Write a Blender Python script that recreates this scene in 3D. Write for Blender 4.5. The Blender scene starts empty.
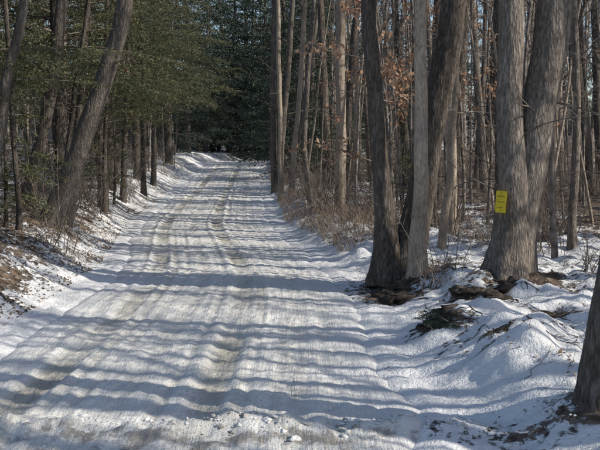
import bpy, math, numpy as np
from mathutils import Vector
rs=np.random.RandomState
# ------------------------------------------------------------ noise
_T=rs(7).rand(256,256)
def vn(x,y,s=0):
    x=np.asarray(x,float)+s*17.31; y=np.asarray(y,float)+s*9.73
    xi=np.floor(x).astype(int); yi=np.floor(y).astype(int)
    fx=x-xi; fy=y-yi; fx=fx*fx*(3-2*fx); fy=fy*fy*(3-2*fy)
    a=_T[xi&255,yi&255]; b=_T[(xi+1)&255,yi&255]; c=_T[xi&255,(yi+1)&255]; d=_T[(xi+1)&255,(yi+1)&255]
    return (a*(1-fx)+b*fx)*(1-fy)+(c*(1-fx)+d*fx)*fy-0.5
def fbm(x,y,s=0,o=4):
    r=0;a=1.0
    for i in range(o):
        r=r+a*vn(x,y,s+i*3); x=x*2.03; y=y*2.03; a*=0.5
    return r
def sm(t):
    t=np.clip(t,0,1); return t*t*(3-2*t)
# ------------------------------------------------------------ terrain
_d=np.arange(-60,420,0.5)
_xc=np.interp(_d,[-60,0,7.5,10,14,17,28,44,69,85,105,130,420],[-1.2,-1.12,-1.13,-1.14,-1.2,-1.45,-3.0,-3.85,-5.0,-4.6,-1,8,160])
_zc=np.interp(_d,[-60,0,26,44,69,86,110,150,420],[0,0,0,.57,1.72,2.12,1.9,2.2,3])
k=np.hanning(17);k/=k.sum()
def _s(a):
    p=np.concatenate([np.full(8,a[0]),a,np.full(8,a[-1])]); return np.convolve(p,k,'valid')
_xc=_s(_xc);_zc=_s(_zc)
XC=lambda y:np.interp(y,_d,_xc)
ZC=lambda y:np.interp(y,_d,_zc)
HW=2.3
def edges(x,y):
    s=x-XC(y); wob=0.3*vn(y*0.45,0*y,3)+0.14*vn(y*1.7,0*y,5)+.10*vn(y*4,0*y,7)
    return s-HW-wob, -s-HW+0.3*vn(y*0.4,0*y,9)+.12*vn(y*1.9,0*y,10)+.08*vn(y*4.3,0*y,11)
def berm(x,y): return np.exp(-((y-6.62-0.22*vn(x*1.5,0*x,2)-.03*x)/0.20)**2)*(.07+.14*fbm(x*3,y*4,8,4))
def height(x,y,detail=True):
    x=np.asarray(x,float);y=np.asarray(y,float)
    er,el=edges(x,y)
    h=ZC(y)
    r=sm((er+.1)/1.1)*0.25+0.035*np.clip(er-0.8,0,14)
    r=r+.24*np.exp(-((er-1.0)/.55)**2)*sm((vn(y*.8,er*.4,15)+.35)*1.3)*sm((y-6.8)/1.5)
    r=r+sm(er/.4)*np.exp(-np.clip(er-2.5,0,9))*(.16*np.abs(fbm(x*1.6,y*1.6,17,2))+.10*fbm(x*3.1,y*3.1,18,2))*sm((y-6.8)/1)
    l=sm((el+.05)/1.9)*0.68+0.055*np.clip(el-1.8,0,12)
    h=h+np.where(er>-.1,r,0)+np.where(el>-.05,l,0)
    e=np.maximum(er,el)
    h=h+0.13*np.clip(e-16,0,130)
    h=h+0.05*np.clip(y-125,0,200)
    off=sm((e+0.15)/0.5)
    h=h+off*(0.22*fbm(x*0.5,y*0.5,1,3)+0.15*fbm(x*1.9,y*1.9,4,3)*sm(e/1.0))
    h=h+sm((e+.45)/.4)*0.05*fbm(x*6,y*6,6,3)
    h=h+sm((e+.6)/.4)*berm(x,y)*sm((4.5-np.abs(x))/1)
    return h-0.12*(1-sm((e+0.7)/0.5))
def surf(x,y):
    er,el=edges(x,y); return np.where(np.maximum(er,el)<-.4,ZC(y)+berm(x,y),height(x,y))
def gz(x,y): return float(height(np.array([x]),np.array([y]))[0])
# ------------------------------------------------------------ node helpers
def mat(name,rough=0.85):
    m=bpy.data.materials.new(name); m.use_nodes=True
    nt=m.node_tree; b=nt.nodes['Principled BSDF']; b.inputs['Roughness'].default_value=rough
    b.inputs['Specular IOR Level'].default_value=0.15
    return m,nt,b
def ramp(nt,src,stops):
    r=nt.nodes.new('ShaderNodeValToRGB'); e=r.color_ramp.elements
    while len(e)<len(stops): e.new(0.5)
    for i,(p,c) in enumerate(stops):
        e[i].position=p; e[i].color=(*c,1) if len(c)==3 else c
    nt.links.new(src,r.inputs['Fac']); return r.outputs['Color']
def noise(nt,scale,vec=None,detail=4,rough=0.6):
    n=nt.nodes.new('ShaderNodeTexNoise'); n.inputs['Scale'].default_value=scale
    n.inputs['Detail'].default_value=detail; n.inputs['Roughness'].default_value=rough
    if vec is not None: nt.links.new(vec,n.inputs['Vector'])
    return n.outputs['Fac']
def coord(nt,scale=(1,1,1)):
    tc=nt.nodes.new('ShaderNodeTexCoord'); mp=nt.nodes.new('ShaderNodeMapping')
    mp.inputs['Scale'].default_value=scale; nt.links.new(tc.outputs['Object'],mp.inputs['Vector']); return mp.outputs['Vector']
def mix(nt,f,a,b,mode='MIX'):
    m=nt.nodes.new('ShaderNodeMix'); m.data_type='RGBA'; m.blend_type=mode
    for sock,v in ((m.inputs[0],f),(m.inputs[6],a),(m.inputs[7],b)):
        if hasattr(v,'is_output'): nt.links.new(v,sock)
        elif isinstance(v,(int,float)): sock.default_value=v
        else: sock.default_value=(*v,1)
    return m.outputs[2]
def math_(nt,op,a,b=0.0,clamp=False):
    m=nt.nodes.new('ShaderNodeMath'); m.operation=op; m.use_clamp=clamp
    for sock,v in ((m.inputs[0],a),(m.inputs[1],b)):
        if hasattr(v,'is_output'): nt.links.new(v,sock)
        else: sock.default_value=v
    return m.outputs[0]
def bump(nt,b,h,strength,dist):
    n=nt.nodes.new('ShaderNodeBump'); n.inputs['Strength'].default_value=strength; n.inputs['Distance'].default_value=dist
    nt.links.new(h,n.inputs['Height']); nt.links.new(n.outputs['Normal'],b.inputs['Normal'])
def bark(name,dark,mid,light,vs=1.0,st=.8,simple=False):
    m,nt,b=mat(name,0.9)
    oi=nt.nodes.new('ShaderNodeObjectInfo')
    rnd=ramp(nt,oi.outputs['Random'],[(0,(.80,.79,.78)),(1,(1.2,1.18,1.14))])
    if simple:
        c=ramp(nt,noise(nt,5,coord(nt),1),[(0.35,dark),(0.5,mid),(0.7,light)])
        nt.links.new(mix(nt,1.0,c,rnd,'MULTIPLY'),b.inputs['Base Color']); return m
    v=coord(nt,(1.0,1.0,.2)); 
    n1=noise(nt,20*vs,v,3,.55)
    rd=math_(nt,'ABSOLUTE',math_(nt,'SUBTRACT',n1,.5)); rd=math_(nt,'MULTIPLY',rd,5.0,True)
    n3=noise(nt,26,coord(nt,(1,1,.5)),4,.65)
    c=ramp(nt,math_(nt,'ADD',math_(nt,'MULTIPLY',rd,.42),math_(nt,'MULTIPLY',n3,.55)),[(0.18,dark),(0.38,mid),(0.80,light)])
    n2=noise(nt,1.9,coord(nt,(1,1,.6)),3)
    tone=ramp(nt,n2,[(0.3,(.72,.71,.69)),(0.5,(1,1,1)),(0.7,(1.2,1.22,1.22))])
    c=mix(nt,1.0,c,tone,'MULTIPLY')
    c=mix(nt,1.0,c,rnd,'MULTIPLY')
    nt.links.new(c,b.inputs['Base Color'])
    bump(nt,b,math_(nt,'ADD',rd,math_(nt,'MULTIPLY',n3,.5)),st,0.018); return m
M_dark=bark('bark_dark',(.034,.029,.026),(.094,.080,.071),(.185,.163,.148))
M_grey=bark('bark_grey',(.06,.052,.047),(.155,.135,.121),(.28,.253,.23))
M_tan=bark('bark_tan',(.17,.137,.11),(.32,.268,.22),(.45,.385,.32),1.3,.4)
M_gs=bark('sapling_bark',(.10,.088,.08),(.185,.165,.15),(.31,.28,.255),simple=True)
M_twig=bark('bark_twig',(.09,.073,.064),(.165,.138,.12),(.27,.235,.21),simple=True)
def foliage(name,a,bc,c,tr=.3):
    m,nt,b=mat(name,0.6)
    g=nt.nodes.new('ShaderNodeNewGeometry')
    n=noise(nt,1.7,coord(nt),1)
    f=math_(nt,'ADD',math_(nt,'MULTIPLY',n,.7),math_(nt,'MULTIPLY',g.outputs['Random Per Island'],.4))
    col=ramp(nt,f,[(0.3,a),(0.55,bc),(0.8,c)])
    nt.links.new(col,b.inputs['Base Color'])
    if tr:
        t=nt.nodes.new('ShaderNodeBsdfTranslucent'); nt.links.new(col,t.inputs['Color'])
        ms=nt.nodes.new('ShaderNodeMixShader'); ms.inputs[0].default_value=tr
        nt.links.new(b.outputs[0],ms.inputs[1]); nt.links.new(t.outputs[0],ms.inputs[2])
        nt.links.new(ms.outputs[0],nt.nodes['Material Output'].inputs['Surface'])
    return m
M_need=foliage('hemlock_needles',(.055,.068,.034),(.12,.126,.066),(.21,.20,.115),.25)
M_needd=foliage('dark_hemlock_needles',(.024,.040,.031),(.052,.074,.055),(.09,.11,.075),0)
M_leaf=foliage('beech_leaves',(.24,.13,.08),(.42,.25,.16),(.55,.38,.27))
M_lit=foliage('litter_leaves',(.08,.052,.035),(.20,.14,.095),(.38,.29,.21),0)
M_grass=foliage('dry_grass_blades',(.18,.13,.10),(.31,.24,.18),(.42,.35,.27),0)
def snowcol(nt,v):
    return ramp(nt,noise(nt,1.3,v,4),[(0.3,(.66,.67,.69)),(0.7,(.79,.79,.79))])
m,nt,b=mat('ground_surface',.8); M_ground=m
v=coord(nt); at=nt.nodes.new('ShaderNodeAttribute'); at.attribute_name='snow'
vor=nt.nodes.new('ShaderNodeTexVoronoi'); vor.inputs['Scale'].default_value=16; nt.links.new(v,vor.inputs['Vector'])
n1=noise(nt,9,v,5,.7); n2=noise(nt,1.1,v,4,.6); n3=noise(nt,34,v,3)
sep=nt.nodes.new('ShaderNodeSeparateColor'); nt.links.new(vor.outputs['Color'],sep.inputs[0])
litter=ramp(nt,math_(nt,'ADD',math_(nt,'MULTIPLY',sep.outputs[0],.5),math_(nt,'MULTIPLY',n1,.5)),[(0.2,(.04,.03,.022)),(0.5,(.12,.088,.066)),(0.8,(.25,.195,.152))])
f=math_(nt,'ADD',at.outputs['Fac'],math_(nt,'ADD',math_(nt,'MULTIPLY',math_(nt,'SUBTRACT',n1,.5),1.7),math_(nt,'MULTIPLY',math_(nt,'SUBTRACT',n2,.5),1.0)))
fm=ramp(nt,f,[(0.42,(0,0,0)),(0.56,(1,1,1))])
nt.links.new(mix(nt,fm,litter,snowcol(nt,v)),b.inputs['Base Color'])
hh=math_(nt,'ADD',math_(nt,'MULTIPLY',fm,.8),math_(nt,'ADD',math_(nt,'MULTIPLY',n1,.8),math_(nt,'MULTIPLY',n3,.35)))
bump(nt,b,hh,.85,.06)
# road
m,nt,b=mat('packed_snow',.75); M_road=m
v=coord(nt); at=nt.nodes.new('ShaderNodeAttribute'); at.attribute_name='track'
at2=nt.nodes.new('ShaderNodeAttribute'); at2.attribute_name='dirt'
at3=nt.nodes.new('ShaderNodeAttribute'); at3.attribute_name='side'
n1=noise(nt,3.2,v,6,.72); n3=noise(nt,38,v,4,.75); n4=noise(nt,.5,v,2)
vs=coord(nt,(6,.45,1)); ns=noise(nt,2,vs,4,.65)
f=math_(nt,'ADD',math_(nt,'MULTIPLY',at.outputs['Fac'],.28),math_(nt,'ADD',math_(nt,'MULTIPLY',n1,.36),math_(nt,'ADD',math_(nt,'MULTIPLY',ns,.32),math_(nt,'MULTIPLY',n4,.20))))
c=ramp(nt,f,[(0.34,(.80,.80,.785)),(0.52,(.72,.71,.675)),(0.68,(.55,.53,.475)),(.92,(.36,.335,.285))])
sp=ramp(nt,math_(nt,'ADD',n3,math_(nt,'MULTIPLY',n1,.25)),[(0.45,(.40,.36,.31)),(0.54,(1,1,1))])
c=mix(nt,.8,c,sp,'MULTIPLY')
c=mix(nt,at3.outputs['Fac'],c,snowcol(nt,v))
df=math_(nt,'ADD',at2.outputs['Fac'],math_(nt,'MULTIPLY',math_(nt,'SUBTRACT',n1,.5),3.6))
c=mix(nt,ramp(nt,df,[(.45,(0,0,0)),(.85,(.75,.75,.75))]),c,(.21,.19,.17))
nt.links.new(c,b.inputs['Base Color'])
bump(nt,b,math_(nt,'ADD',math_(nt,'MULTIPLY',n1,1.0),math_(nt,'ADD',math_(nt,'MULTIPLY',n3,.5),math_(nt,'MULTIPLY',ns,.8))),.9,.05)
m,nt,b=mat('snow_clod',.8); M_clod=m
v=coord(nt); nt.links.new(ramp(nt,noise(nt,5,v,5,.7),[(0.36,(.26,.24,.22)),(0.46,(.58,.57,.55)),(0.56,(.76,.76,.76))]),b.inputs['Base Color']); bump(nt,b,noise(nt,30,v),.8,.02)
def plain(name,c1,c2,rough=.5,sc=12):
    m,nt,b=mat(name,rough); nt.links.new(ramp(nt,noise(nt,sc,coord(nt),4),[(0.35,c1),(0.7,c2)]),b.inputs['Base Color']); return m
M_yel=plain('sign_yellow',(.66,.48,.03),(.80,.64,.06),.45)
M_ink=plain('sign_print',(.32,.25,.04),(.42,.33,.05))
M_nail=plain('nail_steel',(.2,.2,.2),(.3,.28,.26),.4)
M_soil=plain('bank_soil',(.03,.024,.02),(.11,.09,.075),.95,9)
# ------------------------------------------------------------ mesh builder
class MB:
    def __init__(s): s.V=[];s.F=[];s.M=[];s.n=0;s.S=[]
    def add(s,V,F,mi,smooth=True):
        s.V.append(V.reshape(-1,3)); s.F.append(F.reshape(-1,4)+s.n); s.n+=V.reshape(-1,3).shape[0]
        k=F.reshape(-1,4).shape[0]; s.M.append(np.full(k,mi,np.int32)); s.S.append(np.full(k,smooth,bool))
    def tube(s,P,R,S,mi,fac=None):
        P=np.asarray(P,float);R=np.asarray(R,float)
        if P.ndim==2: P=P[None];R=R[None]
        n,K,_=P.shape
        T=np.gradient(P,axis=1);T/=np.linalg.norm(T,axis=2,keepdims=True)+1e-9
        tm=T.mean(1,keepdims=True)
        rf=np.where(np.abs(tm[...,2:3])>.75,np.array([1.,0,0]),np.array([0,0,1.]))
        U=np.cross(T,np.broadcast_to(rf,T.shape));U/=np.linalg.norm(U,axis=2,keepdims=True)+1e-9
        W=np.cross(T,U)
        a=np.arange(S)*2*np.pi/S
        rr=R[:,:,None]*(fac if fac is not None else 1.0)*np.ones((n,K,S))
        V=P[:,:,None,:]+rr[...,None]*(np.cos(a)[None,None,:,None]*U[:,:,None,:]+np.sin(a)[None,None,:,None]*W[:,:,None,:])
        i=np.arange(n)[:,None,None]*K*S; j=np.arange(K-1)[None,:,None]*S; q=np.arange(S)[None,None,:]; q2=(q+1)%S
        F=np.stack([i+j+q,i+j+q2,i+j+S+q2,i+j+S+q],-1)
        s.add(V,F,mi)
    def quads(s,C,U,W,mi):
        V=np.stack([C-U,C-W,C+U,C+W],1)
        s.add(V,np.arange(len(C)*4).reshape(-1,4),mi,False)
    def mesh(s,name,mats):
        V=np.concatenate(s.V);F=np.concatenate(s.F);M=np.concatenate(s.M);S=np.concatenate(s.S)
        me=bpy.data.meshes.new(name); me.vertices.add(len(V)); me.vertices.foreach_set('co',V.ravel().astype(np.float32))
        me.loops.add(F.size); me.loops.foreach_set('vertex_index',F.ravel().astype(np.int32))
        me.polygons.add(len(F)); me.polygons.foreach_set('loop_start',(np.arange(len(F))*4).astype(np.int32))
        me.polygons.foreach_set('material_index',M); me.polygons.foreach_set('use_smooth',S)
        for m in mats: me.materials.append(m)
        me.update(calc_edges=True); return me
def obj(name,me,loc=(0,0,0),rz=0,sc=1,parent=None,tilt=(0,0)):
    o=bpy.data.objects.new(name,me); bpy.context.scene.collection.objects.link(o)
    o.location=loc;o.rotation_euler=(tilt[0],tilt[1],rz);o.scale=(sc,)*3
    if parent: o.parent=parent
    return o
def empty(name,loc=(0,0,0)):
    o=bpy.data.objects.new(name,None); bpy.context.scene.collection.objects.link(o); o.location=loc; return o
# ------------------------------------------------------------ ground + road
def grid(name,X,Y,Z,material,attrs):
    mb=MB(); r,c=X.shape
    i=np.arange(r-1)[:,None]*c+np.arange(c-1)[None,:]
    F=np.stack([i,i+1,i+c+1,i+c],-1); mb.add(np.stack([X,Y,Z],-1),F,0)
    me=mb.mesh(name,[material])
    for k,a in attrs.items():
        at=me.attributes.new(k,'FLOAT','POINT'); at.data.foreach_set('value',a.ravel().astype(np.float32))
    return obj(name,me)
def axis(lo,hi,near,cen_lo,cen_hi,grow):
    mid=np.arange(cen_lo,cen_hi,near); a=[];x=cen_lo;st=near
    while x>lo: st*=grow;x-=st;a.append(x)
    b=[];x=mid[-1];st=near
    while x<hi: st*=grow;x+=st;b.append(x)
    return np.concatenate([a[::-1],mid,b])
gx=axis(-420,420,.05,-7.5,5.5,1.06)
gy=axis(-150,520,.045,5.6,16,1.012)
X,Y=np.meshgrid(gx,gy); Z=height(X,Y)
heroes=[(3.05,13.0,.7),(1.6,14.1,.8),(2.24,6.5,.35),(1.2,27,.8),(-5.6,20,.6),(1.3,12.9,.45),(2.3,11.7,.42),(1.6,9.8,.36),(2.9,10.6,.25),(1.9,8.6,.2)]
er,el=edges(X,Y); s=X-XC(Y)
snow=np.where(s>0, .93-.05*np.clip(er-.5,0,8), .72+.35*np.exp(-np.clip(el,0,9)/.3)-.2*sm(el/1.0)-.02*np.clip(el-3,0,8))
snow+=.3*sm((Y-25)/15)*(s<0)*np.exp(-((el-1.3)/1.5)**2)
snow-=.25*sm((Y-16)/6)*(s>0)*sm(er/.6)
for hx,hy,hr in heroes: snow-=.75*np.exp(-(((X-hx)**2+(Y-hy)**2)/hr**2))
snow+= .35*fbm(X*.6,Y*.6,12,3)
hol=.20*fbm(X*3.1,Y*3.1,18,2)
snow+=np.where(s>0,np.clip(hol*2.2,-.35,0)*sm(er/.5),0)
snow-=.3*np.exp(-((Y-6.4)/.25)**2)
grid('ground',X,Y,Z,M_ground,{'snow':snow})
ry=axis(-4,150,.028,5.8,12,1.006); rx=np.linspace(-HW-.7,HW+.7,220)
RX,RY=np.meshgrid(rx,ry); WX=RX+XC(RY)
wig=.12*vn(RY*.12,0*RY,21)
track=np.zeros_like(RX); dz=np.zeros_like(RX)
for c,w,dp in [(-1.22,.16,.034),(-.95,.07,.014),(.34,.16,.036),(.62,.07,.015),(-.35,.11,.010),(1.15,.12,.012),(-1.6,.07,.013),(1.45,.09,.008),(.05,.05,.012),(-.7,.05,.010),(.9,.05,.009)]:
    cc=c+wig+.14*vn(RY*.09,0*RY,int(c*10)+40)+.05*vn(RY*.4,0*RY,int(c*10)+80)
    g=np.exp(-((RX-cc)/w)**4)*np.clip(.8+1.1*vn(RY*.6,0*RY,int(c*7)+60),.15,2); track+=g*np.minimum(dp/.026,1.1)
    tread=.004*np.sign(np.sin(RY*38+np.abs(RX-cc)*40))
    dz-=g*(dp+tread*(dp>.010))
    dz+=dp*.45*np.exp(-((RX-cc-w*1.4)/(w*.35))**2)+dp*.4*np.exp(-((RX-cc+w*1.4)/(w*.35))**2)
dz+=.03*fbm(RX*.8,RY*.5,31,3)+.024*fbm(RX*3.5,RY*3,33,3)+.024*fbm(RX*12,RY*9,35,3)+.03*vn(RX*.3,RY*1.3,37)
er,el=edges(WX,RY); e=np.maximum(er,el)
RZ=ZC(RY)+dz*(1-sm((e+.8)/.5))-.24*sm((e+.5)/.55)+berm(WX,RY)
side=sm((e+.95+.6*fbm(WX*1.5,RY*1.5,73,3))/.5)*.95
dirt=(.5*np.exp(-((RY-6.40-.2*vn(WX*1.2,0*WX,71)-.03*WX)/.20)**2)+.24*sm((6.6-RY)/.3))*(1-.8*side)
grid('snowy_road',WX,RY,RZ,M_road,{'track':track,'dirt':dirt,'side':side})
# ------------------------------------------------------------ branch generation
def nrm(v): return v/(np.linalg.norm(v,axis=-1,keepdims=True)+1e-9)
def kids(g,P,R,L,m,t0,t1,ang,lenf,radf,up,wob,K,tfall=.55,rmin=.003):
    n=P.shape[0];Kp=P.shape[1]
    t=t0+(t1-t0)*g.rand(n,m); f=t*(Kp-1); i=np.clip(f.astype(int),0,Kp-2); fr=(f-i)[...,None]
    ii=np.arange(n)[:,None]
    A=P[ii,i];B=P[ii,i+1]; S=A*(1-fr)+B*fr; D=nrm(B-A)
    r=R[ii,i]*(1-fr[...,0])+R[ii,i+1]*fr[...,0]
    rv=nrm(g.randn(n,m,3)); side=nrm(rv-(rv*D).sum(-1,keepdims=True)*D)
    an=np.radians(ang)*(.7+.6*g.rand(n,m,1))
    d=nrm(D*np.cos(an)+side*np.sin(an)+np.array([0,0,up]))
    l=(L[:,None]*lenf*(1-tfall*t)*(.55+.7*g.rand(n,m))).ravel()
    S=S.reshape(-1,3);d=d.reshape(-1,3);r0=np.maximum(r.ravel()*radf,rmin)
    Q=[S];p=S
    for k in range(K-1):
        d=nrm(d+wob*g.randn(*d.shape)+np.array([0,0,up*.25])); p=p+d*(l/(K-1))[:,None]; Q.append(p)
    Q=np.stack(Q,1); RR=r0[:,None]*np.linspace(1,.3,K)[None]
    return Q,RR,l
def smooth_path(pts,K):
    pts=np.array(pts,float); n=len(pts); t=np.linspace(0,n-1,K); i=np.clip(t.astype(int),0,n-2); u=(t-i)[:,None]
    e=np.vstack([2*pts[0]-pts[1],pts,2*pts[-1]-pts[-2]])
    p0,p1,p2,p3=e[i],e[i+1],e[i+2],e[i+3]
    return .5*((2*p1)+(-p0+p2)*u+(2*p0-5*p1+4*p2-p3)*u*u+(-p0+3*p1-3*p2+p3)*u**3)
def stem(mb,g,pts,rad,mi,S=28,K=90,rough=.07,flare=.5):
    q=smooth_path(np.hstack([np.array(pts,float),np.array(rad,float)[:,None]]),K); P=q[:,:3];R=np.maximum(q[:,3],.01)
    P=P+.05*np.stack([fbm(P[:,2]*1.1,P[:,2]*0,g.randint(90),2),fbm(P[:,2]*1.1,P[:,2]*0,g.randint(90),2),0*P[:,2]],1)
    a=np.arange(S)*2*np.pi/S; z=P[:,2:3]-P[0,2]; ph=g.rand()*6
    arc=np.linspace(0,1,K)[:,None]*np.linalg.norm(P[-1]-P[0])
    fac=1+rough*2*np.abs(fbm(np.cos(a)[None]*4+.9*arc+9,np.sin(a)[None]*4-.8*arc+9,g.randint(50),3))-rough*.5
    fac=fac+flare*np.exp(-np.clip(z-.1,0,50)/.28)*(.55+.45*np.cos(5*a[None]+ph+.6*np.sin(2*a[None])))
    mb.tube(P,R,S,mi,fac[None]); return P[None],R[None]
def crown(mb,g,P,R,L,spec=(16,6,6,3),t0=.35,mi=1,ti=1,up=.25,lf=.3):
    L=np.array([L])
    A=kids(g,P,R,L,spec[0],t0,.98,55,lf,.42,up,.16,8); mb.tube(A[0],A[1],6,mi)
    B=kids(g,*A,spec[1],.15,1,42,.5,.6,.12,.16,5); mb.tube(B[0],B[1],3,mi)
    C=kids(g,*B,spec[2],.1,1,42,.5,.6,.08,.15,4); mb.tube(C[0],C[1],3,ti)
    if spec[3]:
        D=kids(g,*C,spec[3],.1,1,40,.55,.6,.05,.12,3); mb.tube(D[0],D[1],3,ti)
def dead_twigs(mb,g,P,R,L,m,t0,t1,mi=1,lf=.12,rf=.12):
    A=kids(g,P,R,np.array([L]),m,t0,t1,75,lf,rf,-.02,.14,6,0,.004); A[1][:]=np.minimum(A[1],.016*np.linspace(1,.3,6)); mb.tube(A[0],A[1],4,mi)
    B=kids(g,*A,5,.15,1,45,.5,.6,0,.14,4); mb.tube(B[0],B[1],3,mi)
    C=kids(g,*B,3,.15,1,45,.5,.6,0,.14,3); mb.tube(C[0],C[1],3,mi); return B
def leafquads(mb,g,P,per,size,mi):
    n,K,_=P.shape; i=np.repeat(np.arange(n),per); k=g.randint(1,K,len(i))
    C=P[i,k]+g.randn(len(i),3)*size*.9; u=nrm(g.randn(len(i),3)); w=nrm(np.cross(u,g.randn(len(i),3)))
    s_=size*(.6+.7*g.rand(len(i),1)); mb.quads(C,u*s_,w*s_*.5,mi)
def bare_variant(seed,H,r,spec=(13,5,4,1),barkm=M_grey,t0=.35,lean=.04,dead=7):
    g=rs(seed); mb=MB(); pts=[(0,0,-.3)]; x=y=0; dx,dy=g.randn(2)*lean
    for i in range(1,8):
        dx+=g.randn()*lean*.45;dy+=g.randn()*lean*.45
        x+=dx*H/7;y+=dy*H/7; pts.append((x,y,H*i/7))
    rad=[r*(1-.11*i) for i in range(8)]; rad[-1]=r*.12
    P,R=stem(mb,g,pts,rad,0,S=10,K=26,rough=.05,flare=.35)
    crown(mb,g,P,R,H,spec,t0); 
    if dead: dead_twigs(mb,g,P,R,H,dead,.05,.4,1,.1)
    return mb.mesh('bare_tree_%d'%seed,[barkm,M_twig])
bare=[bare_variant(101,15,.16),bare_variant(102,17,.19,barkm=M_dark),bare_variant(103,14,.12),bare_variant(104,16,.14,barkm=M_tan),
      bare_variant(105,13,.1,(11,4,4,1),M_grey,.3,.07),bare_variant(106,16,.2,barkm=M_dark,t0=.4)]
farb=[bare_variant(121,15,.15,(12,5,4,0),M_gs,.2,.04,0),bare_variant(122,17,.18,(12,5,4,0),M_gs,.2,.04,0),bare_variant(123,14,.12,(12,5,4,0),M_gs,.25,.04,0)]
poles=[bare_variant(111,10,.06,(8,4,3,1),M_gs,.3,.06,5),bare_variant(112,8,.045,(8,4,3,1),M_tan,.3,.07,5),bare_variant(113,11,.075,(8,4,3,1),M_gs,.4,.05,5)]
def shrub_variant(seed,H,n):
    g=rs(seed);mb=MB()
    S=np.zeros((n,3)); S[:,:2]=g.randn(n,2)*.18; S[:,2]=-.1
    d=nrm(np.concatenate([g.randn(n,2)*.35,np.ones((n,1))],1)); l=H*(.5+.6*g.rand(n)); Q=[S];p=S
    for k in range(5): d=nrm(d+g.randn(n,3)*.15); p=p+d*(l/5)[:,None];Q.append(p)
    P=np.stack(Q,1);R=(.006+.006*g.rand(n))[:,None]*np.linspace(1,.35,6)
    mb.tube(P,R,4,0); A=kids(g,P,R,l,6,.15,1,40,.4,.6,.1,.13,4);mb.tube(A[0],A[1],3,0)
    B=kids(g,*A,4,.1,1,40,.5,.65,.05,.13,3,rmin=.002);mb.tube(B[0],B[1],3,0)
    return mb.mesh('shrub_%d'%seed,[M_twig])
shrubs=[shrub_variant(201,2.2,9),shrub_variant(202,1.4,12),shrub_variant(203,3.0,7)]
def boughs(mb,g,S,D,L,mi,barkmi,dens=.055,sz0=.022,sz1=.028,step=.032):
    for s0,d,l in zip(S,D,L):
        K=8; t=np.linspace(0,1,K); side=nrm(np.cross(d,[0,0,1.])); droop=.10+.25*g.rand()
        P=s0+d*(t*l)[:,None]+np.array([0,0,-1.])*(droop*l*t**2)[:,None]+side*(.1*l*np.sin(t*3+g.rand()*6))[:,None]*t[:,None]
        mb.tube(P,(.006+.006*l)*(1-.8*t),3,barkmi)
        nt_=max(int(l/dens),3); tt=np.sort(.12+.88*g.rand(nt_)**.85); sg=np.where(g.rand(nt_)<.5,-1,1)
        ax=np.stack([np.interp(tt,t,P[:,k]) for k in range(3)],1)
        tl=l*.42*(1-tt*.75)*(.45+.7*g.rand(nt_))+.05
        td=nrm(d*.65+side*sg[:,None]*.75+g.randn(nt_,3)*.14-np.array([0,0,.2]))
        mq=np.maximum((tl/step).astype(int),1); idx=np.repeat(np.arange(nt_),mq)
        u=g.rand(len(idx)); C=ax[idx]+td[idx]*(u*tl[idx])[:,None]+np.array([0,0,-.12])*((u*tl[idx])**2)[:,None]*2+g.randn(len(idx),3)*sz0
        uu=nrm(td[idx]+g.randn(len(idx),3)*.6); w=nrm(np.cross(uu,np.array([0,0,1.])+g.randn(len(idx),3)*.5))
        sz=(sz0+sz1*g.rand(len(idx)))[:,None]; mb.quads(C,uu*sz,w*sz*.36,mi)
def hemlock_variant(seed,H,r,z0,needm,maxL=3.2,nb=110,lean=.02,dens=.055,**kw):
    g=rs(seed);mb=MB(); pts=[(0,0,-.3)];x=y=0;dx,dy=g.randn(2)*lean
    for i in range(1,7): x+=dx*H/6;y+=dy*H/6;dx+=g.randn()*lean*.4; pts.append((x,y,H*i/6))
    P,R=stem(mb,g,pts,[r,r*.9,r*.75,r*.58,r*.4,r*.22,.015],0,S=12,K=40,rough=.05,flare=.35)
    z=z0+(H-z0-.1)*np.linspace(0,1,nb)**1.05; f=(z+.3)/(H+.3)*39; i=np.clip(f.astype(int),0,38)
    S=P[0][i]; S=S+(P[0][i+1]-S)*(f-i)[:,None]
    az=g.rand(nb)*6.28; el=.0+.25*g.rand(nb)+.5*(z/H)**3
    D=np.stack([np.cos(az)*np.cos(el),np.sin(az)*np.cos(el),np.sin(el)],1)
    L=(maxL*(1-(z/H)**1.6)+.35)*(.55+.55*g.rand(nb)); boughs(mb,g,S,D,L,1,2,dens,**kw)
    dead_twigs(mb,g,P,R,H,10,.05,.3,2,.1)
    return mb.mesh('hemlock_%d'%seed,[M_dark,needm,M_twig])
hem=[hemlock_variant(301,11,.16,2.2,M_need,3.6,95,dens=.055),hemlock_variant(302,12,.2,2.8,M_need,4.2,95,dens=.055)]
far_kw=dict(sz0=.05,sz1=.05,step=.07)
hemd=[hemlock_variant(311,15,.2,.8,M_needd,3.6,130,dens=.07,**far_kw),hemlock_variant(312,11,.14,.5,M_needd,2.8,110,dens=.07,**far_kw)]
hemy=hemlock_variant(313,4.5,.05,.35,M_need,1.4,60,.03)
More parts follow.
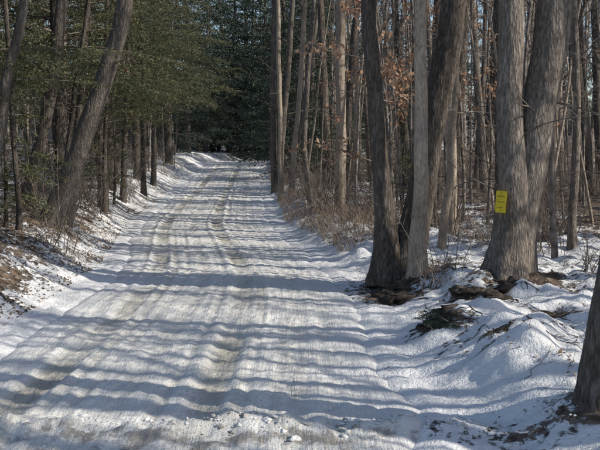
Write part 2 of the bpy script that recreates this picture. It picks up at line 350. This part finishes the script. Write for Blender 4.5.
# ------------------------------------------------------------ hero trees
def up_to(pts,H,lean):
    x,y,z=pts[-1]; return pts+[(x+lean[0]*(H-z)*.5,y+lean[1]*(H-z)*.5,(z+H)/2),(x+lean[0]*(H-z),y+lean[1]*(H-z),H)]
def hero(name,stems,mats,seed,spec=(12,5,5,2),t0=.72,tw=5,S=36,flare=.5):
    g=rs(seed);mb=MB()
    x0,y0=stems[0][0][0][:2]
    for pts,rad,H,lean in stems:
        p=[(a-x0,b_-y0,c) for a,b_,c in up_to(pts,H,lean)]
        P,R=stem(mb,g,p,rad+[rad[-1]*.7,.03],0,S=S,K=130,flare=flare)
        crown(mb,g,P,R,H,spec,t0,0,1)
        if tw: dead_twigs(mb,g,P,R,H,tw,.15,.65,1,.07)
    return obj(name,mb.mesh(name,mats),(x0,y0,0))
D=13.0; zb=gz(3.0,D)-.15
hero('bare_maple_tree',[([(3.0,D,zb),(3.08,D,1.45),(3.03,D+.02,2.88),(3.0,D,4.32)],[.30,.225,.19,.18],15,(-.03,0)),
     ([(3.16,D+.12,zb),(3.29,D+.12,1.5),(3.47,D+.12,2.88),(3.68,D+.12,4.32)],[.26,.235,.24,.25],17,(.12,.03))],[M_grey,M_twig],1,tw=3)
hero('bare_oak_tree',[([(1.66,14.3,gz(1.6,14.3)-.15),(1.95,14.3,1.55),(2.16,14.3,2.95),(2.42,14.3,4.5)],[.29,.22,.21,.20],16,(.1,0)),
     ([(1.42,14.2,gz(1.6,14.3)-.15),(1.33,14.2,1.4),(1.18,14.2,2.95),(1.04,14.2,4.5)],[.26,.15,.125,.11],14,(-.06,.03))],[M_dark,M_twig],2,tw=3)
hero('bare_ash_tree',[([(1.78,13.75,gz(1.76,13.8)-.15),(1.83,13.75,2.1),(1.81,13.75,4.5)],[.15,.105,.09],14,(0,0))],[M_tan,M_twig],3,tw=2)
hero('bare_birch_tree',[([(1.2,27,gz(1.2,27)-.2),(1.22,27,3.5),(1.2,27,6.8)],[.18,.15,.135],15,(-.01,0))],[M_tan,M_twig],4,tw=3)
hero('bare_cherry_tree',[([(2.27,6.5,gz(2.2,6.5)-.15),(2.33,6.5,1.0),(2.48,6.5,2.0),(2.66,6.5,3.4)],[.22,.185,.175,.165],12,(.1,0))],[M_dark,M_twig],5,tw=0,flare=.25)
hero('leaning_hemlock_tree',[([(-5.65,20,gz(-5.65,20)-.2),(-5.35,20,1.2),(-4.89,20,2.24),(-4.11,20,4.47),(-3.82,20,5.6)],[.26,.22,.21,.19,.18],14,(.15,0))],[M_grey,M_twig],6,tw=5)
hero('bare_maple_tree',[([(-5.5,21,gz(-5.5,21)-.2),(-5.1,21,2.0),(-4.75,21,3.0),(-4.2,21,5.2)],[.13,.11,.1,.09],12,(.12,0))],[M_grey,M_twig],7,tw=4)
hero('bare_maple_tree',[([(-5.9,16,gz(-5.9,16)-.2),(-5.33,16,2.46),(-5.12,16,3.6),(-4.85,16,4.7)],[.12,.1,.09,.08],12,(.14,0))],[M_grey,M_twig],8,tw=3)
hero('bare_maple_tree',[([(-6.75,22,gz(-6.7,22)-.2),(-6.5,22,1.8),(-6.2,22,2.9),(-5.8,22,5.2)],[.2,.17,.15,.14],13,(.08,0))],[M_dark,M_twig],9,tw=4)
hero('bare_maple_tree',[([(5.0,16.5,gz(5,16.5)-.2),(5.05,16.5,2.5),(4.95,16.5,5.2)],[.085,.07,.06],12,(0,0))],[M_grey,M_twig],10,tw=4)
hero('bare_maple_tree',[([(-1.0,40,gz(-1,40)-.2),(-.7,40,4),(-.45,40,7)],[.17,.14,.12],15,(.06,0)),([(-1.1,40.3,gz(-1,40)-.2),(-1.2,40.3,4),(-1.15,40.3,8)],[.17,.14,.12],15,(0,0)),
      ([(-.6,40.3,gz(-1,40)-.2),(.1,40.3,4),(.7,40.3,8)],[.14,.12,.1],14,(.1,0))],[M_grey,M_twig],11,tw=5,S=14)
hero('bare_maple_tree',[([(-.75,36,gz(-.75,36)-.2),(-.8,36,4),(-.85,36,7)],[.12,.1,.09],14,(0,0)),([(-.4,36.3,gz(-.5,36)-.2),(-.1,36.3,4),(.2,36.3,8)],[.12,.1,.09],14,(.05,0))],[M_tan,M_twig],12,tw=5,S=14)
hero('bare_maple_tree',[([(.35,30,gz(.35,30)-.2),(.15,30,3),(.45,30,7)],[.10,.085,.08],13,(.05,0))],[M_grey,M_twig],13,tw=5,S=14)
hero('bare_maple_tree',[([(2.75,17.5,gz(2.75,17.5)-.2),(3.0,17.5,3),(3.05,17.5,5.5)],[.08,.065,.06],12,(.03,0))],[M_tan,M_twig],14,tw=4,S=14)
for i,(x_,y_,l_,r_) in enumerate([(-6.35,25,.10,.09),(-6.1,28,.03,.07),(-6.5,33,.05,.10),(-6.6,38,.0,.11),(-7.0,43,.02,.12),(-6.2,23,.16,.06),(-5.5,17.6,-.04,.05)]):
    z_=gz(x_,y_); hero('bare_maple_tree',[([(x_,y_,z_-.2),(x_+l_*2,y_,z_+2),(x_+l_*5,y_,z_+5)],[r_*1.2,r_,r_*.9],12,(l_,0))],[M_dark,M_twig],30+i,(8,4,4,1),.7,tw=5,S=12)
def beech(name,x,y,H,seed,lf=5):
    g=rs(seed);mb=MB();P,R=stem(mb,g,[(0,0,-.2),(.05,0,H*.35),(-.05,.05,H*.7),(.1,0,H)],[.045,.035,.025,.01],0,S=10,K=30)
    A=kids(g,P,R,np.array([H]),22,.25,1,65,.33,.4,.05,.12,7);mb.tube(A[0],A[1],4,1)
    B=kids(g,*A,5,.25,1,40,.45,.6,0,.12,5);mb.tube(B[0],B[1],3,1)
    leafquads(mb,g,B[0],lf,.05,2)
    return obj(name,mb.mesh(name,[M_grey,M_twig,M_leaf]),(x,y,gz(x,y)))
beech('young_beech_tree',1.32,15.2,6.4,21,13); beech('young_beech_tree',1.85,19,7,22,9); beech('young_beech_tree',4.6,22,6,23,5); beech('young_beech_tree',-6.4,31,6,24,3)
# ------------------------------------------------------------ scatter
g=rs(77)
placed=[(h[0],h[1]) for h in heroes]+[(-5.5,21),(-5.9,16),(-6.75,22),(5,16.5),(-1,40),(-.7,36),(.35,30),(2.75,17.5)]
def ok(x,y,dm):
    for a,b_ in placed:
        if (a-x)**2+(b_-y)**2<dm*dm: return False
    return True
far=empty('distant_forest')
def place(me,name,x,y,sc,near):
    z=gz(x,y)
    obj(name if near else 'forest_tree',me,(x,y,z-.05),g.rand()*6.28,sc,None if near else far,(g.randn()*.03,g.randn()*.03))
def scatter(n,xr,yr,dm,pool,name,smin,smax,margin=1.2):
    for _ in range(n):
        x=xr[0]+(xr[1]-xr[0])*g.rand(); y=yr[0]+(yr[1]-yr[0])*g.rand()
        s_=x-float(XC(y))
        if abs(s_)<HW+margin: continue
        if y<12 and -7<x<2.6+.34*y: continue
        if 12<=y<25 and 0<s_<5 : continue
        if -HW-2.5<s_<0 and y<40: continue
        if not ok(x,y,dm): continue
        placed.append((x,y)); place(pool[g.randint(len(pool))],name,x,y,smin+(smax-smin)*g.rand(),y<34 and abs(x)<14)
for x,y,s_,v_ in [(-6.7,16.6,1,0),(-6.3,24,1.1,1),(-8.6,20.5,1.1,1),(-6.3,29,1.15,0),(-7.2,34,1.2,1),(-7.4,41,1.2,0),(-9.6,26,1.2,0),(-8.6,49,1.3,1),(-7.6,37,1,0),(-8.3,57,1.3,1),(-7.6,12.6,1,1)]:
    placed.append((x,y)); place(hem[v_],'hemlock_tree',x,y,s_,True)
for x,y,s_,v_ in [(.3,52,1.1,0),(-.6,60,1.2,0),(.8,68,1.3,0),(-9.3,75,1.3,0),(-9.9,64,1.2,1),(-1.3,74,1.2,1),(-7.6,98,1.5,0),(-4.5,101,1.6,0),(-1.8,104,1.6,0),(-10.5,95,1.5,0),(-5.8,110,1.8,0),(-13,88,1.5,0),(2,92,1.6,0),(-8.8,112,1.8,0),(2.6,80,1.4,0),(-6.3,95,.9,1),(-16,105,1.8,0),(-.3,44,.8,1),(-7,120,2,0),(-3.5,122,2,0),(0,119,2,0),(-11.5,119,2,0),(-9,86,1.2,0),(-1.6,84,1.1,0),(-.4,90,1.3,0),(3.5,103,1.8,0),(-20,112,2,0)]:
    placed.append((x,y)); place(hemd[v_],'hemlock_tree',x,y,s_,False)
for x,y in [(-6.0,18.3),(-6.9,26.5),(-6.9,31.5),(3.4,30),(1.5,36)]: place(hemy,'young_hemlock_tree',x,y,.9,True)
scatter(105,(1,16),(18,44),1.9,bare,'bare_maple_tree',.85,1.1,1.4)
scatter(62,(1,18),(44,75),2.1,farb,'bare_maple_tree',.85,1.1,1.4)
scatter(60,(4,17),(-6,18),2.5,bare,'bare_maple_tree',.85,1.1,2)
scatter(120,(4,13),(-4,17),.8,poles,'bare_sapling',.8,1.2,2)
scatter(64,(14,38),(20,100),2.6,farb,'bare_maple_tree',.9,1.2)
scatter(50,(-22,-4),(14,50),2.2,bare,'bare_maple_tree',.85,1.1,1.4)
scatter(36,(-22,-4),(50,90),2.2,farb,'bare_maple_tree',.85,1.1,1.4)
scatter(40,(-45,-20),(30,110),3,farb+hemd,'bare_maple_tree',.9,1.2)
scatter(130,(-45,60),(90,150),2.5,farb+[hemd[0]],'bare_maple_tree',1.1,1.5,3)
scatter(150,(0,18),(18,60),.8,poles,'bare_sapling',.6,1.1,.9)
scatter(110,(-15,-5),(13,60),.8,poles,'bare_sapling',.6,1.1,.8)
brush=empty('undergrowth_brush')
for _ in range(340):
    y=13+50*g.rand()**1.3; sd=1 if g.rand()<.55 else -1; s_=HW+.8+ (g.rand()**1.4)*12; x=float(XC(y))+sd*s_
    if y<18 and sd>0 and s_<5 and g.rand()<.75: continue
    obj('bare_shrub',shrubs[g.randint(3)],(x,y,gz(x,y)),g.rand()*6.28,.5+.6*g.rand(),brush)
# ------------------------------------------------------------ ground details
g=rs(88);mb=MB();n=17000
y=16+43*g.rand(n)**1.2; e=.1+3.2*g.rand(n)**1.2; sd=np.where(g.rand(n)<.8,1,-1); x=XC(y)+sd*(HW+e+.15)
keep=(vn(x*.9,y*.6,51)+.5)>.42; x,y,sd=x[keep],y[keep],sd[keep]; n=len(x)
base=np.stack([x,y,height(x,y)-.02],1); H=.15+.5*g.rand(n); H*=np.where(sd>0,1,.6); bd=np.concatenate([g.randn(n,2)*.35,np.ones((n,1))],1)
Q=[base,base+bd*(H*.5)[:,None],base+bd*H[:,None]+np.stack([g.randn(n)*.12,g.randn(n)*.12,-.08*np.ones(n)],1)]
mb.tube(np.stack(Q,1),np.array([.004,.003,.001])[None]*np.ones((n,1)),3,0); obj('dry_grass',mb.mesh('dry_grass',[M_grass]))
mb=MB();n=60000
y=6.8+34*g.rand(n)**1.4; left=g.rand(n)<.8
x=np.where(left,XC(y)-HW-.1-6*g.rand(n)**1.2,XC(y)+HW+.3+6*g.rand(n))
den=fbm(x*.9,y*.9,61,3); keep=np.where(left,(den>.0)|(g.rand(n)<.2),den>.38); 
for hx,hy,hr in heroes: keep|=((x-hx)**2+(y-hy)**2<(hr*1.0)**2)&(g.rand(n)<.6)
x,y=x[keep],y[keep];n=len(x)
C=np.stack([x,y,height(x,y)+.008+.012*g.rand(n)],1); nn=nrm(np.concatenate([g.randn(n,2)*.6,np.ones((n,1))],1)); u=nrm(np.cross(nn,g.randn(n,3)));w=np.cross(nn,u)
sz=(.014+.022*g.rand(n))[:,None];mb.quads(C,u*sz,w*sz*.55,0); obj('leaf_litter',mb.mesh('leaf_litter',[M_lit]))
def sticks(name,n,yr,side,seed,Lr,rr,m_,cx=None):
    g=rs(seed);mb=MB()
    if cx is None:
        y=yr[0]+(yr[1]-yr[0])*g.rand(n)**1.4; left=g.rand(n)<side; x=np.where(left,XC(y)-HW-.4-5*g.rand(n),XC(y)+HW+.5+5*g.rand(n)); 
    else:
        i=g.randint(len(cx),size=n); c_=np.array(cx)[i]; x=c_[:,0]+g.randn(n)*c_[:,2];y=c_[:,1]+g.randn(n)*c_[:,2]
    L=Lr[0]+Lr[1]*g.rand(n)**3
    a=g.rand(n)*6.28; t=np.linspace(0,1,7); b1=g.randn(n,1)*.25
    PX=x[:,None]+np.cos(a[:,None]+b1*t)*L[:,None]*t+.03*g.randn(n,7)*L[:,None];PY=y[:,None]+np.sin(a[:,None]+b1*t)*L[:,None]*t+.03*g.randn(n,7)*L[:,None]
    er,el=edges(PX,PY); okm=(np.maximum(er,el)>.05).all(1); PX,PY,L=PX[okm],PY[okm],L[okm]
    PZ=height(PX,PY)+.003+(.12*g.rand(len(PX),1)**2)*np.sin(t*3.1)*L[:,None]; P=np.stack([PX,PY,PZ],-1);R=(rr[0]+rr[1]*g.rand(len(L))**2)[:,None]*np.linspace(1,.3,7)
    mb.tube(P,R,5,0);A=kids(g,P,R,L,3,.2,.9,40,.4,.6,.05,.1,4);mb.tube(A[0],A[1],3,0);return obj(name,mb.mesh(name,[m_]))
sticks('fallen_branches',760,(7.2,31),.55,301,(.2,1.3),(.003,.006),M_dark)
roots=[(1.3,12.9,.2),(1.45,13.4,.25),(2.3,11.8,.24),(1.6,9.9,.15),(2.9,12.3,.25)]
sticks('exposed_roots',90,None,0,302,(.1,.35),(.004,.012),M_dark,roots)
def blobs(name,X,Y,Rr,mats,flat=.7,seed=5,sink=.2,S=10,K=7,am=.8):
    g=rs(seed);mb=MB(); Zs=surf(np.array(X),np.array(Y))
    for x,y,r,z0 in zip(X,Y,Rr,Zs):
        th=np.linspace(.02,np.pi-.02,K); a=np.arange(S)*2*np.pi/S
        dx=np.sin(th)[:,None]*np.cos(a);dy=np.sin(th)[:,None]*np.sin(a);dz_=np.cos(th)[:,None]*np.ones(S)
        f=1+am*fbm(dx*1.6+x*9,dy*1.6+dz_*1.7+y*9,3,4); V=np.stack([x+dx*f*r*(1+.3*g.rand()),y+dy*f*r,z0+sink*r+dz_*f*r*flat],-1)
        q=np.arange(S);F=np.stack([np.stack([k*S+q,k*S+(q+1)%S,(k+1)*S+(q+1)%S,(k+1)*S+q],-1) for k in range(K-1)])
        mb.add(V,F,0)
    return obj(name,mb.mesh(name,mats))
g=rs(99);n=620;cx=-3.4+6.8*g.rand(n);cy=6.60+.15*g.randn(n)+.03*cx; blobs('snow_clods',cx,cy,.006+.028*g.rand(n)**3,[M_clod],.6,5,-.1,am=1.3)
g=rs(98); c_=np.array(roots)[g.randint(len(roots),size=80)]; blobs('soil_clumps',c_[:,0]+g.randn(80)*c_[:,2]*.7,c_[:,1]+g.randn(80)*c_[:,2]*.7,.04+.10*g.rand(80)**2,[M_soil],.6,6,-.05,14,10,1.4)
g=rs(55);mb=MB();nb=44;az=g.rand(nb)*6.28;el=.1+.7*g.rand(nb);Dd=np.stack([np.cos(az)*np.cos(el),np.sin(az)*np.cos(el),np.sin(el)],1)
boughs(mb,g,np.zeros((nb,3))+g.randn(nb,3)*np.array([.12,.12,.02]),Dd,.12+.16*g.rand(nb),0,1,.014,.006,.007,.009); obj('christmas_fern',mb.mesh('christmas_fern',[M_needd,M_twig]),(1.52,9.75,gz(1.52,9.75)+.03))
# ------------------------------------------------------------ sign
sg=empty('posted_sign',(2.87,12.80,1.42)); sg.rotation_euler=(0,math.radians(3),math.radians(-42))
def curved(name,w,h,off,mat_,x0=0,z0=0,th=.003,parent=sg,nx=12):
    mb=MB();R=.45;xs=np.linspace(x0-w/2,x0+w/2,nx);zs=np.linspace(z0-h/2,z0+h/2,8)
    Xg,Zg=np.meshgrid(xs,zs);bend=.004*np.sin(Zg*18)
    for o in (0,th):
        Yg=Xg**2/(2*R)-off-o+bend; i=np.arange(7)[:,None]*nx+np.arange(nx-1)[None];mb.add(np.stack([Xg,Yg,Zg],-1),np.stack([i,i+1,i+nx+1,i+nx],-1),0)
    return obj(name,mb.mesh(name,[mat_]),parent=parent)
curved('panel',.17,.31,.025,M_yel)
for i,(w_,h_,z_) in enumerate([(.12,.02,.08),(.11,.018,.0),(.09,.012,-.08)]): curved('print_line_%d'%i,w_,h_,.0315,M_ink,0,z_,.001)
for zz in (.135,-.135):
    mb=MB();mb.tube(np.array([[0,-.027,zz],[0,-.035,zz],[0,-.036,zz]]),np.array([.006,.006,.0005]),8,0);obj('nail',mb.mesh('nail',[M_nail]),parent=sg)
# ------------------------------------------------------------ light, world, camera
el=math.radians(34); az=math.radians(-18)
sd=Vector((math.cos(az)*math.cos(el),math.sin(az)*math.cos(el),math.sin(el)))
L=bpy.data.lights.new('sun','SUN');L.energy=5;L.angle=math.radians(.6);L.color=(1,.93,.81)
lo=bpy.data.objects.new('sun',L);bpy.context.scene.collection.objects.link(lo);lo.rotation_euler=sd.to_track_quat('Z','Y').to_euler();lo.location=(20,-5,20)
w=bpy.data.worlds.new('World');bpy.context.scene.world=w;w.use_nodes=True;nt=w.node_tree
sk=nt.nodes.new('ShaderNodeTexSky');sk.sky_type='NISHITA';sk.sun_disc=False;sk.sun_elevation=el;sk.sun_rotation=math.pi/2-az
nt.links.new(sk.outputs[0],nt.nodes['Background'].inputs[0]);nt.nodes['Background'].inputs[1].default_value=.15
cam=bpy.data.cameras.new('camera');co=bpy.data.objects.new('camera',cam);bpy.context.scene.collection.objects.link(co)
co.location=(0,0,2);co.rotation_euler=(math.radians(90-4.07),0,0);cam.lens=54;cam.sensor_width=36;cam.clip_end=1500
bpy.context.scene.camera=co
bpy.context.scene.view_settings.view_transform='Standard'
print('objs',len(bpy.data.objects))
